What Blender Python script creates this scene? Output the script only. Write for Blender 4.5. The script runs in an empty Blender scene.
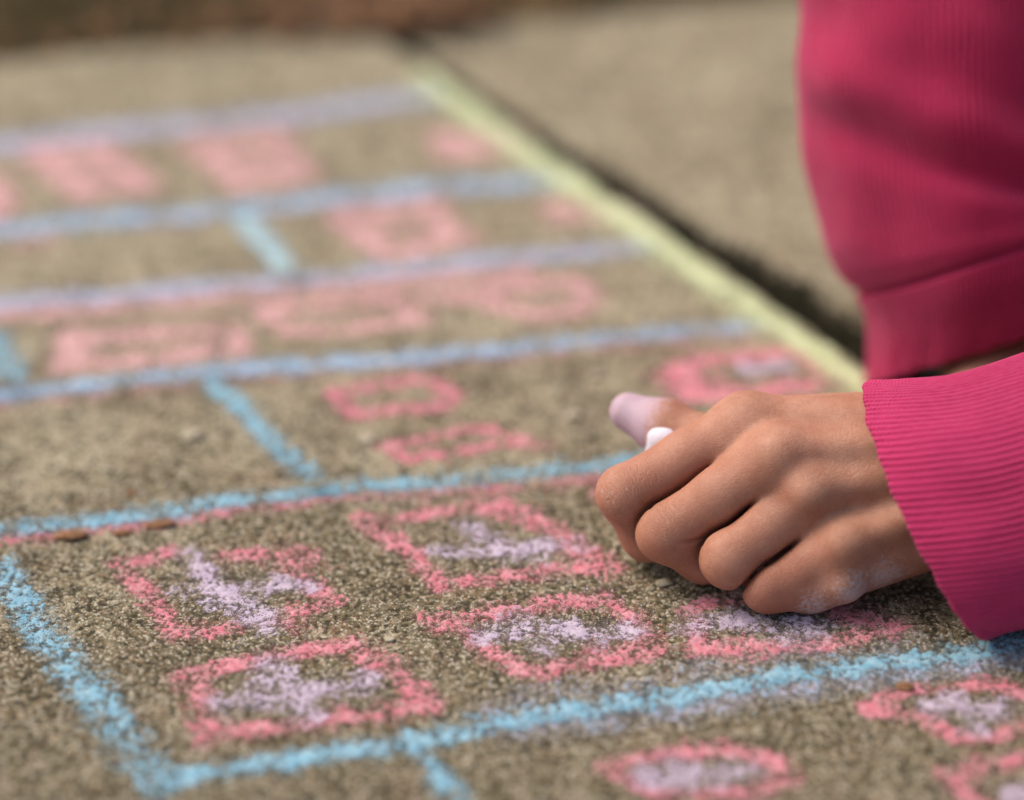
import bpy, math, random
import numpy as np

# ------------------------------------------------------------------ camera, sky, sun, exposure
sc = bpy.context.scene
CAM_H, FPX = 0.44, 2800.0                   # camera height (m), focal length in pixels of a 1024 px wide frame
SP, CP = 0.5, 0.8660254                     # pitched 30 degrees down
cam = bpy.data.objects.new('camera', bpy.data.cameras.new('camera'))
sc.collection.objects.link(cam); sc.camera = cam
cam.location = (0, 0, CAM_H)
cam.rotation_euler = (math.radians(60), 0, 0)
cam.data.sensor_width = 36.0
cam.data.lens = FPX / 1024 * 36.0
cam.data.clip_start = 0.02; cam.data.clip_end = 400
cam.data.dof.use_dof = True
cam.data.dof.focus_distance = 0.775
cam.data.dof.aperture_fstop = 2.8

SUN_EL, SUN_AZ = math.radians(52), math.radians(-70)     # azimuth from +Y, negative towards -X
w = bpy.data.worlds.new("World"); sc.world = w; w.use_nodes = True
nt = w.node_tree; nt.nodes.clear()
sky = nt.nodes.new('ShaderNodeTexSky'); sky.sky_type = 'NISHITA'; sky.sun_disc = False
sky.sun_elevation = SUN_EL; sky.sun_rotation = SUN_AZ
sky.air_density = 1.0; sky.dust_density = 6.0; sky.ozone_density = 0.3
bg = nt.nodes.new('ShaderNodeBackground'); bg.inputs[1].default_value = 0.15
wo = nt.nodes.new('ShaderNodeOutputWorld')
nt.links.new(sky.outputs[0], bg.inputs[0]); nt.links.new(bg.outputs[0], wo.inputs[0])
sun = bpy.data.objects.new('sun', bpy.data.lights.new('sun', 'SUN'))
sc.collection.objects.link(sun)
sun.data.energy = 1.15; sun.data.angle = math.radians(36); sun.data.color = (1.0, 0.96, 0.89)
sd = (math.sin(SUN_AZ) * math.cos(SUN_EL), math.cos(SUN_AZ) * math.cos(SUN_EL), math.sin(SUN_EL))
from mathutils import Vector
sun.rotation_euler = Vector(sd).to_track_quat('Z', 'Y').to_euler()
sun.location = (-1, 1, 2)
sc.view_settings.view_transform = 'Standard'; sc.view_settings.look = 'None'
sc.view_settings.exposure = 0.40; sc.view_settings.gamma = 1.0
sc.cycles.use_denoising = True
sc.cycles.transparent_max_bounces = 16

# ------------------------------------------------------------------ helpers
def ray(px, py):
    return np.array([px - 512., FPX * CP + (400 - py) * SP, -FPX * SP + (400 - py) * CP])
def P(px, py, z=0.0):                        # point at height z seen at that place of the picture
    d = ray(px, py); return np.array([0, 0, CAM_H]) + d * ((z - CAM_H) / d[2])
def PY(px, py, y):                           # point at ground distance y
    d = ray(px, py); return np.array([0, 0, CAM_H]) + d * (y / d[1])

def ihash(ix, iy, s):
    h = (ix.astype(np.int64) * 374761393 + iy.astype(np.int64) * 668265263 + s * 974711) & 0xffffffff
    h = ((h ^ (h >> 13)) * 1274126177) & 0xffffffff
    h = ((h ^ (h >> 16)) * 2246822519) & 0xffffffff
    return (h ^ (h >> 15)) & 0xffffffff
def rnd(ix, iy, s): return ihash(ix, iy, s).astype(np.float64) / 4294967296.0
def gnoise(x, y, s):
    xi = np.floor(x); yi = np.floor(y); fx = x - xi; fy = y - yi
    u = fx * fx * fx * (fx * (fx * 6 - 15) + 10); v = fy * fy * fy * (fy * (fy * 6 - 15) + 10)
    def g(dx, dy):
        a = rnd(xi + dx, yi + dy, s) * 2 * math.pi
        return np.cos(a) * (fx - dx) + np.sin(a) * (fy - dy)
    a = g(0, 0) * (1 - u) + g(1, 0) * u; b = g(0, 1) * (1 - u) + g(1, 1) * u
    return (a * (1 - v) + b * v) * 1.5
def worley(x, y, s):
    xi = np.floor(x); yi = np.floor(y); best = np.full(x.shape, 9.0)
    for dx in (-1, 0, 1):
        for dy in (-1, 0, 1):
            cx = xi + dx; cy = yi + dy
            qx = cx + rnd(cx, cy, s); qy = cy + rnd(cx, cy, s + 7)
            best = np.minimum(best, (qx - x) ** 2 + (qy - y) ** 2)
    return np.sqrt(best)
def detail(x, y):                            # grain of the concrete, about unit variance
    n = gnoise(x / .0026, y / .0026, 3) * 1.0 + gnoise(x / .0013, y / .0013, 4) * 1.6 + gnoise(x / .0070, y / .0070, 5) * .7
    n += (0.45 - worley(x / .0017, y / .0017, 6)) * 1.7
    return n
def broad(x, y):
    return gnoise(x / .019, y / .019, 11) * .0006 + gnoise(x / .06, y / .06, 12) * .0010

def link(o, parent=None):
    sc.collection.objects.link(o)
    if parent is not None: o.parent = parent
    return o
def tag(o, label=None, cat=None, group=None, kind=None):
    if label: o['label'] = label
    if cat: o['category'] = cat
    if group: o['group'] = group
    if kind: o['kind'] = kind
    return o
def mesh_np(name, V, F, mat, parent=None, smooth=True, attrs=None, origin=None, uv=None):
    V = np.asarray(V, np.float32); F = np.asarray(F, np.int32)
    me = bpy.data.meshes.new(name)
    o3 = np.zeros(3, np.float32) if origin is None else np.asarray(origin, np.float32)
    k = F.shape[1]
    me.vertices.add(len(V)); me.vertices.foreach_set('co', (V - o3).ravel())
    me.loops.add(F.size); me.loops.foreach_set('vertex_index', F.ravel())
    me.polygons.add(len(F)); me.polygons.foreach_set('loop_start', np.arange(len(F), dtype=np.int32) * k)
    me.polygons.foreach_set('use_smooth', np.full(len(F), smooth))
    me.update(calc_edges=True)
    for n, a in (attrs or {}).items():
        at = me.attributes.new(n, 'FLOAT', 'POINT'); at.data.foreach_set('value', np.asarray(a, np.float32))
    if uv is not None:
        l = me.uv_layers.new(name='UVMap'); l.data.foreach_set('uv', np.asarray(uv, np.float32)[F.ravel()].ravel())
    me.validate()
    ob = bpy.data.objects.new(name, me); me.materials.append(mat)
    ob.location = o3.tolist()
    return link(ob, parent)

# ---- node shorthand
class NT:
    def __init__(s, name):
        s.m = bpy.data.materials.new(name); s.m.use_nodes = True; s.t = s.m.node_tree
        s.b = s.t.nodes['Principled BSDF']; s.o = s.t.nodes['Material Output']
        s.pos = s.t.nodes.new('ShaderNodeNewGeometry').outputs['Position']
    def n(s, t): return s.t.nodes.new(t)
    def l(s, a, b): s.t.links.new(a, b)
    def put(s, sock, v):
        if hasattr(v, 'is_linked') or isinstance(v, bpy.types.NodeSocket): s.l(v, sock)
        else: sock.default_value = v
    def noise(s, scale, detail=2, rough=.5, vec=None, dist=0):
        n = s.n('ShaderNodeTexNoise'); s.l(vec or s.pos, n.inputs['Vector'])
        n.inputs['Scale'].default_value = scale; n.inputs['Detail'].default_value = detail
        n.inputs['Roughness'].default_value = rough; n.inputs['Distortion'].default_value = dist
        return n.outputs[0]
    def vor(s, scale, out=0, vec=None, feature='F1'):
        n = s.n('ShaderNodeTexVoronoi'); n.feature = feature; s.l(vec or s.pos, n.inputs['Vector']); n.inputs['Scale'].default_value = scale
        return n.outputs[out]
    def attr(s, name):
        n = s.n('ShaderNodeAttribute'); n.attribute_name = name; return n.outputs['Fac']
    def math(s, op, a, b=0.0, c=0.0, clamp=False):
        n = s.n('ShaderNodeMath'); n.operation = op; n.use_clamp = clamp
        s.put(n.inputs[0], a); s.put(n.inputs[1], b); s.put(n.inputs[2], c); return n.outputs[0]
    def ramp(s, v, a, b, lo=0.0, hi=1.0, smooth=True):
        n = s.n('ShaderNodeMapRange'); n.interpolation_type = 'SMOOTHSTEP' if smooth else 'LINEAR'
        s.put(n.inputs[0], v); n.inputs[1].default_value = a; n.inputs[2].default_value = b
        n.inputs[3].default_value = lo; n.inputs[4].default_value = hi; return n.outputs[0]
    def mix(s, f, a, b, mode='MIX'):
        n = s.n('ShaderNodeMix'); n.data_type = 'RGBA'; n.blend_type = mode
        s.put(n.inputs[0], f)
        for i, v in ((6, a), (7, b)):
            if isinstance(v, tuple): v = (*v, 1)
            s.put(n.inputs[i], v)
        return n.outputs[2]
    def bump(s, h, strength, dist, prev=None):
        n = s.n('ShaderNodeBump'); n.inputs['Strength'].default_value = strength; n.inputs['Distance'].default_value = dist
        s.l(h, n.inputs['Height'])
        if prev is not None: s.l(prev, n.inputs['Normal'])
        return n.outputs[0]
    def done(s, col=None, rough=None, normal=None, **k):
        if col is not None: s.put(s.b.inputs['Base Color'], (*col, 1) if isinstance(col, tuple) else col)
        if rough is not None: s.put(s.b.inputs['Roughness'], rough)
        if normal is not None: s.l(normal, s.b.inputs['Normal'])
        for kk, v in k.items(): s.put(s.b.inputs[kk.replace('_', ' ')], v)
        return s.m

def mat_concrete():
    t = NT('weathered_concrete'); h = t.attr('grain')
    base = t.mix(t.ramp(t.noise(26, 5, .65), .38, .62), (.295, .250, .155), (.415, .365, .240))
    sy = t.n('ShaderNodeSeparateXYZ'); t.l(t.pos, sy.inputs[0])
    stain_shade = t.math('ADD', t.noise(20, 6, .78), t.ramp(sy.outputs[1], .84, .58, -.05, .20, False))   # stain patches, plus shade painted in over the near half of the slab
    base = t.mix(t.ramp(stain_shade, .50, .62, 0, .82), base, (.105, .084, .042))
    base = t.mix(t.ramp(t.noise(70, 5, .7), .50, .70, 0, .5), base, (.150, .118, .072))       # olive stains
    base = t.mix(t.ramp(t.noise(48, 4, .6), .56, .70, 0, .5), base, (.25, .155, .085))          # rusty brown stains
    g = t.vor(1500, 1)                                                                            # single sand grains
    sep = t.n('ShaderNodeSeparateColor'); t.l(g, sep.inputs[0])
    base = t.mix(t.ramp(sep.outputs[0], .70, .85, 0, .8), base, (.54, .49, .38))
    base = t.mix(t.ramp(sep.outputs[1], .80, .9, 0, .65), base, (.11, .085, .05))
    base = t.mix(t.ramp(sep.outputs[2], .88, .95, 0, .55), base, (.36, .20, .10))
    base = t.mix(t.ramp(h, .2, 1.8, 0, .45), base, (.46, .41, .29))                              # worn tops
    base = t.mix(t.ramp(t.math('ADD', h, t.math('MULTIPLY', t.math('SUBTRACT', t.noise(2300, 3, .75), .40), 4.2)), .60, -.7, 0, .92), base, (.040, .033, .017))  # dirt in the pores
    bh = t.math('ADD', t.noise(2000, 4, .75), t.math('MULTIPLY', t.vor(1500), -.8))
    return t.done(base, .93, t.bump(bh, .8, .0006), Specular_IOR_Level=.25)

def mat_chalk(name, col, col2, veil=.13, t0=.93):
    t = NT(name); h = t.attr('grain'); c = t.attr('coverage')
    fine = t.math('SUBTRACT', t.noise(2100, 3, .75), .5)
    mid = t.math('SUBTRACT', t.noise(330, 2, .6), .5)
    v = t.math('ADD', t.math('MULTIPLY', c, 1.35), t.math('MULTIPLY', h, .42))
    v = t.math('ADD', v, t.math('MULTIPLY', fine, 4.2))
    v = t.math('ADD', v, t.math('MULTIPLY', mid, 1.7))
    a = t.ramp(v, t0, t0 + .34, 0, .92)
    film = t.math('MULTIPLY', t.ramp(c, .0, .9, 0, veil), 1.0)
    a = t.math('MAXIMUM', a, film)
    colr = t.mix(t.ramp(t.noise(260, 3, .6), .35, .68), col, col2)
    tr = t.n('ShaderNodeBsdfTransparent'); ms = t.n('ShaderNodeMixShader')
    t.l(a, ms.inputs[0]); t.l(tr.outputs[0], ms.inputs[1]); t.l(t.b.outputs[0], ms.inputs[2]); t.l(ms.outputs[0], t.o.inputs[0])
    return t.done(colr, 1.0, t.bump(t.noise(1200, 3, .6), .7, .0005), Specular_IOR_Level=.1)

def mat_soil():
    t = NT('damp_soil')
    c = t.mix(t.ramp(t.noise(60, 5, .6), .35, .7), (.030, .022, .012), (.085, .058, .030))
    c = t.mix(t.ramp(t.noise(22, 4, .6), .46, .60), c, (.20, .155, .070))
    c = t.mix(t.ramp(t.noise(30, 3), .56, .66, 0, .7), c, (.10, .060, .030))
    return t.done(c, 1.0, t.bump(t.noise(300, 5), 1, .003), Specular_IOR_Level=.1)
def mat_plain(name, a, b, scale=200, rough=.9, **k):
    t = NT(name); return t.done(t.mix(t.ramp(t.noise(scale, 4, .6), .35, .65), a, b), rough, t.bump(t.noise(scale * 4, 3), .5, .0006), **k)

def mat_skin():
    t = NT('warm_brown_skin')
    red = t.attr('redness'); dust = t.attr('dust'); lav = t.attr('lavender'); wr = t.attr('crease'); wm = t.attr('crease_mask')
    c = t.mix(t.ramp(t.noise(110, 4, .6), .3, .7), (.360, .152, .090), (.455, .226, .146))
    c = t.mix(t.ramp(t.noise(600, 3, .6), .45, .75, 0, .35), c, (.30, .135, .075))
    c = t.mix(t.math('MULTIPLY', red, .75), c, (.345, .112, .062))
    # fine polygonal skin lines, finer ripples on the knuckles
    mp = t.n('ShaderNodeMapping'); t.l(t.pos, mp.inputs[0]); mp.inputs['Scale'].default_value = (.55, 1.1, 1.35); mp.inputs['Rotation'].default_value = (0, .35, .25)
    cell = t.vor(1250, 0, mp.outputs[0], 'DISTANCE_TO_EDGE')
    lines = t.ramp(cell, 0, .16)
    c = t.mix(t.math('MULTIPLY', t.math('SUBTRACT', 1.0, lines), .10), c, (.60, .38, .25))
    ph = t.math('ADD', t.math('MULTIPLY', wr, 3000.0), t.math('MULTIPLY', t.noise(200, 3, .6), 12.0))
    rp = t.math('ABSOLUTE', t.math('SINE', ph))
    groove = t.math('MULTIPLY', t.ramp(rp, 0, .55, 1, 0), t.math('MULTIPLY', wm, t.ramp(t.noise(330, 2), .38, .58)))
    c = t.mix(t.math('MULTIPLY', groove, .45), c, (.52, .30, .19))
    dn = t.ramp(t.math('ADD', t.math('MULTIPLY', dust, 1.1), t.math('MULTIPLY', t.math('SUBTRACT', t.noise(900, 4, .75), .5), 2.6)), .35, .95, 0, .62)
    c = t.mix(dn, c, (.46, .42, .44))
    ln = t.ramp(t.math('ADD', t.math('MULTIPLY', lav, 1.25), t.math('MULTIPLY', t.math('SUBTRACT', t.noise(500, 4, .6), .5), .7)), .2, .85, 0, .88)
    c = t.mix(ln, c, (.46, .34, .42))
    hh = t.math('SUBTRACT', t.math('MULTIPLY', lines, .45), t.math('MULTIPLY', groove, 3.2))
    hh = t.math('ADD', hh, t.math('MULTIPLY', t.noise(420, 3, .6), .35))
    m = t.done(c, t.ramp(t.noise(300, 3), .3, .7, .50, .62), t.bump(hh, .48, .00028), Specular_IOR_Level=.42)
    t.b.inputs['Subsurface Weight'].default_value = .22
    t.b.inputs['Subsurface Radius'].default_value = (1, .35, .2); t.b.inputs['Subsurface Scale'].default_value = .0025
    return m

def mat_knit(name, col, dark, fine=1.0):
    t = NT(name)
    uvn = t.n('ShaderNodeUVMap'); sx = t.n('ShaderNodeSeparateXYZ'); t.l(uvn.outputs[0], sx.inputs[0])
    u, v = sx.outputs[0], sx.outputs[1]                     # u: rib index, v: metres along the sleeve
    # V shaped stitches
    fu = t.math('SUBTRACT', t.math('FRACT', u), .5)
    ph = t.math('ADD', t.math('MULTIPLY', v, 5200.0 * fine), t.math('MULTIPLY', t.math('ABSOLUTE', fu), 7.0))
    ph = t.math('ADD', ph, t.math('MULTIPLY', t.noise(240, 3), 4.0))
    st = t.math('ABSOLUTE', t.math('SINE', ph))
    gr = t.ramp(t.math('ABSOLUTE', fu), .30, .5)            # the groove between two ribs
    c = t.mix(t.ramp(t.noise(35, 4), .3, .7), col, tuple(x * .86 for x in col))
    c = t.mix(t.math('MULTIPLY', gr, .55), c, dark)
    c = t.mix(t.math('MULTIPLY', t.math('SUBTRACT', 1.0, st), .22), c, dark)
    c = t.mix(t.ramp(t.noise(1500, 2), .62, .8, 0, .25), c, tuple(min(1, x * 1.25 + .05) for x in col))   # lint
    nrm = t.bump(t.math('ADD', t.math('MULTIPLY', st, .6), t.math('MULTIPLY', t.noise(1300, 3, .7), 1.0)), .75, .0004)
    m = t.done(c, .95, nrm, Specular_IOR_Level=.15)
    t.b.inputs['Sheen Weight'].default_value = .3; t.b.inputs['Sheen Roughness'].default_value = .5
    t.b.inputs['Sheen Tint'].default_value = (1, .5, .75, 1)
    return m

M = dict(
    concrete=mat_concrete(), soil=mat_soil(), skin=mat_skin(),
    blue=mat_chalk('blue_chalk', (.20, .41, .53), (.32, .51, .60)),
    grey_blue=mat_chalk('lavender_blue_chalk', (.35, .45, .59), (.49, .46, .58), .42, .75),
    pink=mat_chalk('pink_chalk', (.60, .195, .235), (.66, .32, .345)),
    pale_pink=mat_chalk('hazed_pink_chalk', (.60, .33, .32), (.65, .42, .40), .42, .86),  # pink chalk paled, lens haze painted into the colour
    pale_blue=mat_chalk('hazed_blue_chalk', (.36, .53, .58), (.44, .58, .62), .45, .75),  # blue chalk paled by the same painted haze
    lav=mat_chalk('lavender_chalk', (.48, .39, .50), (.58, .49, .57)),
    sky=mat_chalk('sky_blue_chalk', (.28, .44, .60), (.42, .50, .62), .40, .75),
    yellow=mat_chalk('yellow_chalk', (.54, .61, .33), (.64, .69, .45), .40, .75),
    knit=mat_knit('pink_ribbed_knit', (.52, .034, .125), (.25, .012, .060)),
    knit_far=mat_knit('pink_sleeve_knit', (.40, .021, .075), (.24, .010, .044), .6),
    stick=mat_plain('pale_chalk_stick', (.68, .66, .74), (.76, .73, .80), 500, 1.0),
    lav_crumb=mat_plain('lavender_grain', (.52, .43, .54), (.60, .52, .60), 300, 1.0), pink_crumb=mat_plain('pink_grain', (.60, .20, .24), (.66, .32, .34), 300, 1.0), blue_crumb=mat_plain('blue_grain', (.22, .43, .55), (.33, .52, .61), 300, 1.0),
    moss=mat_plain('dark_moss', (.022, .022, .010), (.060, .056, .026), 300, 1.0),
    grass=mat_plain('dry_grass', (.13, .12, .045), (.28, .22, .10), 60, .8),
    litter=mat_plain('dead_leaf', (.12, .06, .025), (.24, .12, .05), 60, .8),
    crumb=mat_plain('brown_bark', (.14, .065, .025), (.26, .13, .06), 400, .9),
    pebble=mat_plain('pale_pebble', (.28, .24, .16), (.42, .37, .27), 400, .8),
    cloth=mat_plain('dark_trousers', (.022, .022, .030), (.035, .035, .045), 200, .95),
    hair=mat_plain('dark_hair', (.010, .007, .005), (.028, .018, .012), 300, .5),
    shoe=mat_plain('grey_canvas', (.30, .30, .32), (.40, .40, .42), 300, .8),
    white=mat_plain('eye_white', (.75, .73, .70), (.8, .78, .75), 100, .3),
)

# ------------------------------------------------------------------ paving, on real slabs with a joint between them
J0, J1 = P(443, 70), P(855, 350)             # centre line of the joint
def xj(y): return J0[0] + (y - J0[1]) * (J1[0] - J0[0]) / (J1[1] - J0[1])
F0, F1 = P(-20, 56), P(700, -9)               # far edge of the slabs
def yf(x): return F0[1] + (x - F0[0]) * (F1[1] - F0[1]) / (F1[0] - F0[0])
YREF, Y0 = yf(-.05), .30

def slab_lattice(svals, yvals, sign, gap):
    S, Yv = np.meshgrid(svals, yvals)
    x0 = xj(Yv) + sign * (gap + S)
    fac = (yf(x0) - Y0) / (YREF - Y0)
    Y = Y0 + (Yv - Y0) * fac
    X = xj(Y) + sign * (gap + S)
    return X, Y, S
def grow(a, end, r=1.25):
    out = []; st = abs(a[1]); x = a[0]
    while (x < end) if a[1] > 0 else (x > end):
        st *= r; x += st if a[1] > 0 else -st; out.append(x)
    return out
def surf_faces(nr, nc, flip=False):
    i = np.arange(nr - 1)[:, None] * nc + np.arange(nc - 1)[None]
    f = np.stack([i, i + 1, i + nc + 1, i + nc], -1).reshape(-1, 4)
    return f[:, ::-1] if flip else f

def make_slab(name, sign, gap, s_step, s_fine, y_fine, y_mid, drop, label):
    sv = np.concatenate([[0, .0004, .0010, .0018, .0028], np.arange(.0036, s_fine, s_step)])
    sv = np.concatenate([sv, grow((sv[-1], s_step), 1.1 if sign < 0 else 1.4)])
    yv = np.concatenate([np.array(grow((.535, -y_fine), -.6))[::-1], np.arange(.535, .80, y_fine), np.arange(.80, YREF - .004, y_mid), [YREF - .0025, YREF - .001, YREF]])
    X, Y, S = slab_lattice(sv, yv, sign, gap); Yv2 = np.meshgrid(sv, yv)[1]
    h = detail(X, Y)
    h *= np.clip((s_fine + .02 - S) / .02, 0, 1) * np.clip((Yv2 - .51) / .02, 0, 1)   # coarse cells carry no grain of their own
    # the arris is worn: it wanders, crumbles and rounds over
    ch = .004 + .0035 * (gnoise(Y / .02, X * 0, 21) + .4) + .002 * gnoise(X / .006, Y / .006, 22)
    ch = np.clip(ch, .0015, .012)
    E = np.clip(1 - S / ch, 0, 1)
    Z = broad(X, Y) + h * .00017 - ch * (1 - np.sqrt(np.clip(1 - E * E, 0, 1))) + drop
    D = np.clip(1 - (yf(X) - Y) / .010, 0, 1)
    Z -= .008 * (1 - np.sqrt(np.clip(1 - D * D, 0, 1)))
    nr, nc = X.shape
    V = np.stack([X, Y, Z], -1).reshape(-1, 3); fs = surf_faces(nr, nc, sign < 0)
    # skirts: the side face along the joint and the far face
    side = np.arange(nr) * nc; far = (nr - 1) * nc + np.arange(nc)
    add, fa = [], []
    base = len(V)
    for idx in (side, far):
        low = V[idx].copy(); low[:, 2] = -.05
        k = base + sum(len(a) for a in add); add.append(low)
        j = np.arange(len(idx) - 1)
        fa.append(np.stack([idx[j], idx[j + 1], k + j + 1, k + j], -1))
    V2 = np.concatenate([V] + add); F2 = np.concatenate([fs] + fa)
    gr = np.concatenate([h.ravel()] + [np.full(len(a), -.6) for a in add])
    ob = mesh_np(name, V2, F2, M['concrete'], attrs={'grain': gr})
    tag(ob, label, None, None, 'structure')
    return X, Y, Z, h
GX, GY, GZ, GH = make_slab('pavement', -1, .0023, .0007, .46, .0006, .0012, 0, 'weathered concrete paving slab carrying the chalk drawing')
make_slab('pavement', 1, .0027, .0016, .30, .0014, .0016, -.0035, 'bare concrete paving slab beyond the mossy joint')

# ground under and beyond: one sheet to the horizon, rising a little behind the paving
gx = np.concatenate([-np.geomspace(150, .8, 26), np.linspace(-.75, .75, 61), np.geomspace(.8, 150, 26)])
gy = np.concatenate([-np.geomspace(150, .8, 20), np.linspace(-.7, .98, 20), np.linspace(1.0, 1.5, 40), np.geomspace(1.55, 250, 26)])
A, B = np.meshgrid(gx, gy)
Zg = -.013 + .010 * gnoise(A / .05, B / .05, 31) * np.clip((B - yf(A)) / .05, 0, 1) + .03 * np.clip((B - yf(A)) / .5, 0, 1)
Zg = np.where(B > yf(A) - .01, Zg + .008, Zg)
g = mesh_np('ground', np.stack([A, B, Zg], -1).reshape(-1, 3), surf_faces(*A.shape), M['soil'])
tag(g, 'dark moist soil ground beyond the paving', None, None, 'structure')

# ------------------------------------------------------------------ the chalk drawing
YFL = 0
def seg_dist(px, py, pts):
    best = np.full(px.shape, 9.0)
    for (ax, ay), (bx, by) in zip(pts[:-1], pts[1:]):
        dx, dy = bx - ax, by - ay; L = dx * dx + dy * dy + 1e-12
        t = np.clip(((px - ax) * dx + (py - ay) * dy) / L, 0, 1)
        best = np.minimum(best, np.hypot(px - ax - t * dx, py - ay - t * dy))
    return best
CX, CY = .5 * (GX[:-1, :-1] + GX[1:, 1:]), .5 * (GY[:-1, :-1] + GY[1:, 1:])
NC = GX.shape[1]
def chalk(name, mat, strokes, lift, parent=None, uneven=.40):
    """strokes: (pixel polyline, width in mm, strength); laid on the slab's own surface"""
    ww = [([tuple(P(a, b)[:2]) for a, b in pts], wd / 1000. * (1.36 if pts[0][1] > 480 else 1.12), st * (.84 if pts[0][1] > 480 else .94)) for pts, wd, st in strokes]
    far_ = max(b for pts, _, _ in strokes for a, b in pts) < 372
    if far_: mat = {'pink': 'pale_pink', 'blue': 'pale_blue'}.get(mat, mat)  # far strokes take the paler copies with haze painted in
    allp = np.array([p for pts, _, _ in ww for p in pts]); pad = max(wd for _, wd, _ in ww)
    inb = (CX > allp[:, 0].min() - pad) & (CX < allp[:, 0].max() + pad) & (CY > allp[:, 1].min() - pad) & (CY < allp[:, 1].max() + pad)
    rr = np.where(inb.any(1))[0]; cc = np.where(inb.any(0))[0]
    r0, r1, c0, c1 = rr[0], rr[-1] + 2, cc[0], cc[-1] + 2
    X, Y, Z, h = (q[r0:r1, c0:c1] for q in (GX, GY, GZ, GH))
    wob = gnoise(X / .006, Y / .006, 41) * .0022 + gnoise(X / .0022, Y / .0022, 42) * .0010
    cov = np.full(X.shape, -1.0)
    for k, (pts, wd, st) in enumerate(ww):
        q = (seg_dist(X, Y, pts) + wob) / (wd / 2)
        pr = .90 + uneven * gnoise(X / .010, Y / .012, 51 + k)              # uneven pressure
        cov = np.maximum(cov, (1 - np.clip(q, 0, 2) ** 1.6 * .66) * st * pr)
    keep = (cov[:-1, :-1] > .02) | (cov[1:, 1:] > .02) | (cov[1:, :-1] > .02) | (cov[:-1, 1:] > .02)
    nr, nc = X.shape
    f = surf_faces(nr, nc, True)[keep.ravel()]
    used = np.unique(f); mp = np.full(nr * nc, -1); mp[used] = np.arange(len(used))
    V = np.stack([X, Y, Z + lift], -1).reshape(-1, 3)[used]
    ctr = V.mean(0)
    par_loc = np.zeros(3) if parent is None else np.array(parent.location)
    ob = mesh_np(name, V, mp[f], M[mat], parent, True, {'grain': h.ravel()[used], 'coverage': np.clip(cov.ravel()[used], 0, 1.3)}, ctr)
    if parent is not None: ob.location = Vector(ctr.tolist()) - parent.location
    return ob

GL = 'ruled chalk lines across the slab'
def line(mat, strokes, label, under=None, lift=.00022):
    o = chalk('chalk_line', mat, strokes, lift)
    tag(o, label, 'chalk line', GL)
    if under:
        chalk('pink_undertone', 'pink', under, lift - .0001, o)
    return o
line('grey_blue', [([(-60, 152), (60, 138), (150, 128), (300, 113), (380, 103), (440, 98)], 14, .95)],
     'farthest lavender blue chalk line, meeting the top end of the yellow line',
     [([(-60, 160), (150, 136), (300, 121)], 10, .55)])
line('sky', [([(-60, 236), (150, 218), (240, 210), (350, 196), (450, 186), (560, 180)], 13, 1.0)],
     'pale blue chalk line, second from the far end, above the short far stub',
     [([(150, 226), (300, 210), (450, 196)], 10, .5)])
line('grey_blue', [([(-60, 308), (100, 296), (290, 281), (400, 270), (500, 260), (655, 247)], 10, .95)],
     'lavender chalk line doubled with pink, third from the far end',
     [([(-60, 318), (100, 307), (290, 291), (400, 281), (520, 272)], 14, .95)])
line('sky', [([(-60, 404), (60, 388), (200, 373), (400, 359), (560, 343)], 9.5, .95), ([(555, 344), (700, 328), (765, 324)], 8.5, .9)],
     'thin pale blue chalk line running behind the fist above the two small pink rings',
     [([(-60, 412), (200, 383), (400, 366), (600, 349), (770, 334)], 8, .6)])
line('blue', [([(-60, 540), (60, 525), (130, 514), (230, 503), (330, 491), (450, 481), (600, 466), (700, 452)], 7.5, 1.15)],
     'blue chalk line with a pink lower edge ending at the index finger',
     [([(-60, 548), (130, 524), (330, 500), (470, 490), (600, 478), (690, 468)], 7, .95)])
line('blue', [([(163, 782), (250, 768), (330, 757), (400, 745), (520, 718), (620, 706), (700, 693), (780, 678), (850, 667), (950, 655), (1120, 634)], 7.5, 1.3)],
     'long bright blue chalk line nearest the camera, running under the cuff', None, .00030)
line('blue', [([(236, 212), (262, 240), (302, 284)], 9.5, 1.1)], 'short pale blue chalk stub between the second and third far lines')
line('blue', [([(208, 380), (240, 408), (270, 440), (325, 494)], 9, 1.15)], 'short blue chalk stub left of the two small pink rings')
line('blue', [([(-8, 340), (4, 362), (22, 396)], 13, 1.0)], 'broad blue chalk stub cut by the left edge of the picture')
line('blue', [([(2, 572), (22, 605), (45, 638), (78, 676), (110, 720), (135, 755), (165, 783)], 10, 1.15)],
     'slanting blue chalk line at the lower left closing the front row', None, .00026)
line('blue', [([(408, 742), (440, 775), (480, 830)], 6.5, 1.25)], 'short blue chalk stub dropping from the nearest blue line at the bottom edge', None, .00024)
yl = chalk('chalk_line', 'yellow', [([(424, 78), (465, 108), (500, 132), (600, 203), (700, 273), (800, 342), (870, 392), (1000, 484), (1200, 624)], 9.5, 1.3), ([(420, 84), (600, 214), (800, 352), (866, 398), (1200, 634)], 17, .42)], .00042)
tag(yl, 'pale yellow green chalk line along the edge of the slab', 'chalk line')
sm = chalk('chalk_smear', 'grey_blue', [([(500, 722), (600, 715), (760, 692), (930, 668), (1040, 655)], 12, .55), ([(520, 700), (620, 690), (690, 680)], 12, .30), ([(700, 668), (790, 655), (900, 650)], 16, .36)], .00014)
tag(sm, 'dusty smudge of lavender chalk around the nearest blue line', 'chalk smear')

GF = 'pink chalk figures drawn between the lines'
def figure(pink, lavender, label, name='chalk_ring', cat='chalk ring', lift=.00020):
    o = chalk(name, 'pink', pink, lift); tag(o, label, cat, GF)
    if lavender: chalk('lavender_centre', 'lav', [(p_, w_ * 1.05, s_ * .98) for p_, w_, s_ in lavender], lift + .00006, o, .6)
    return o
def loop(pts): return pts + [pts[0]]
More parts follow.
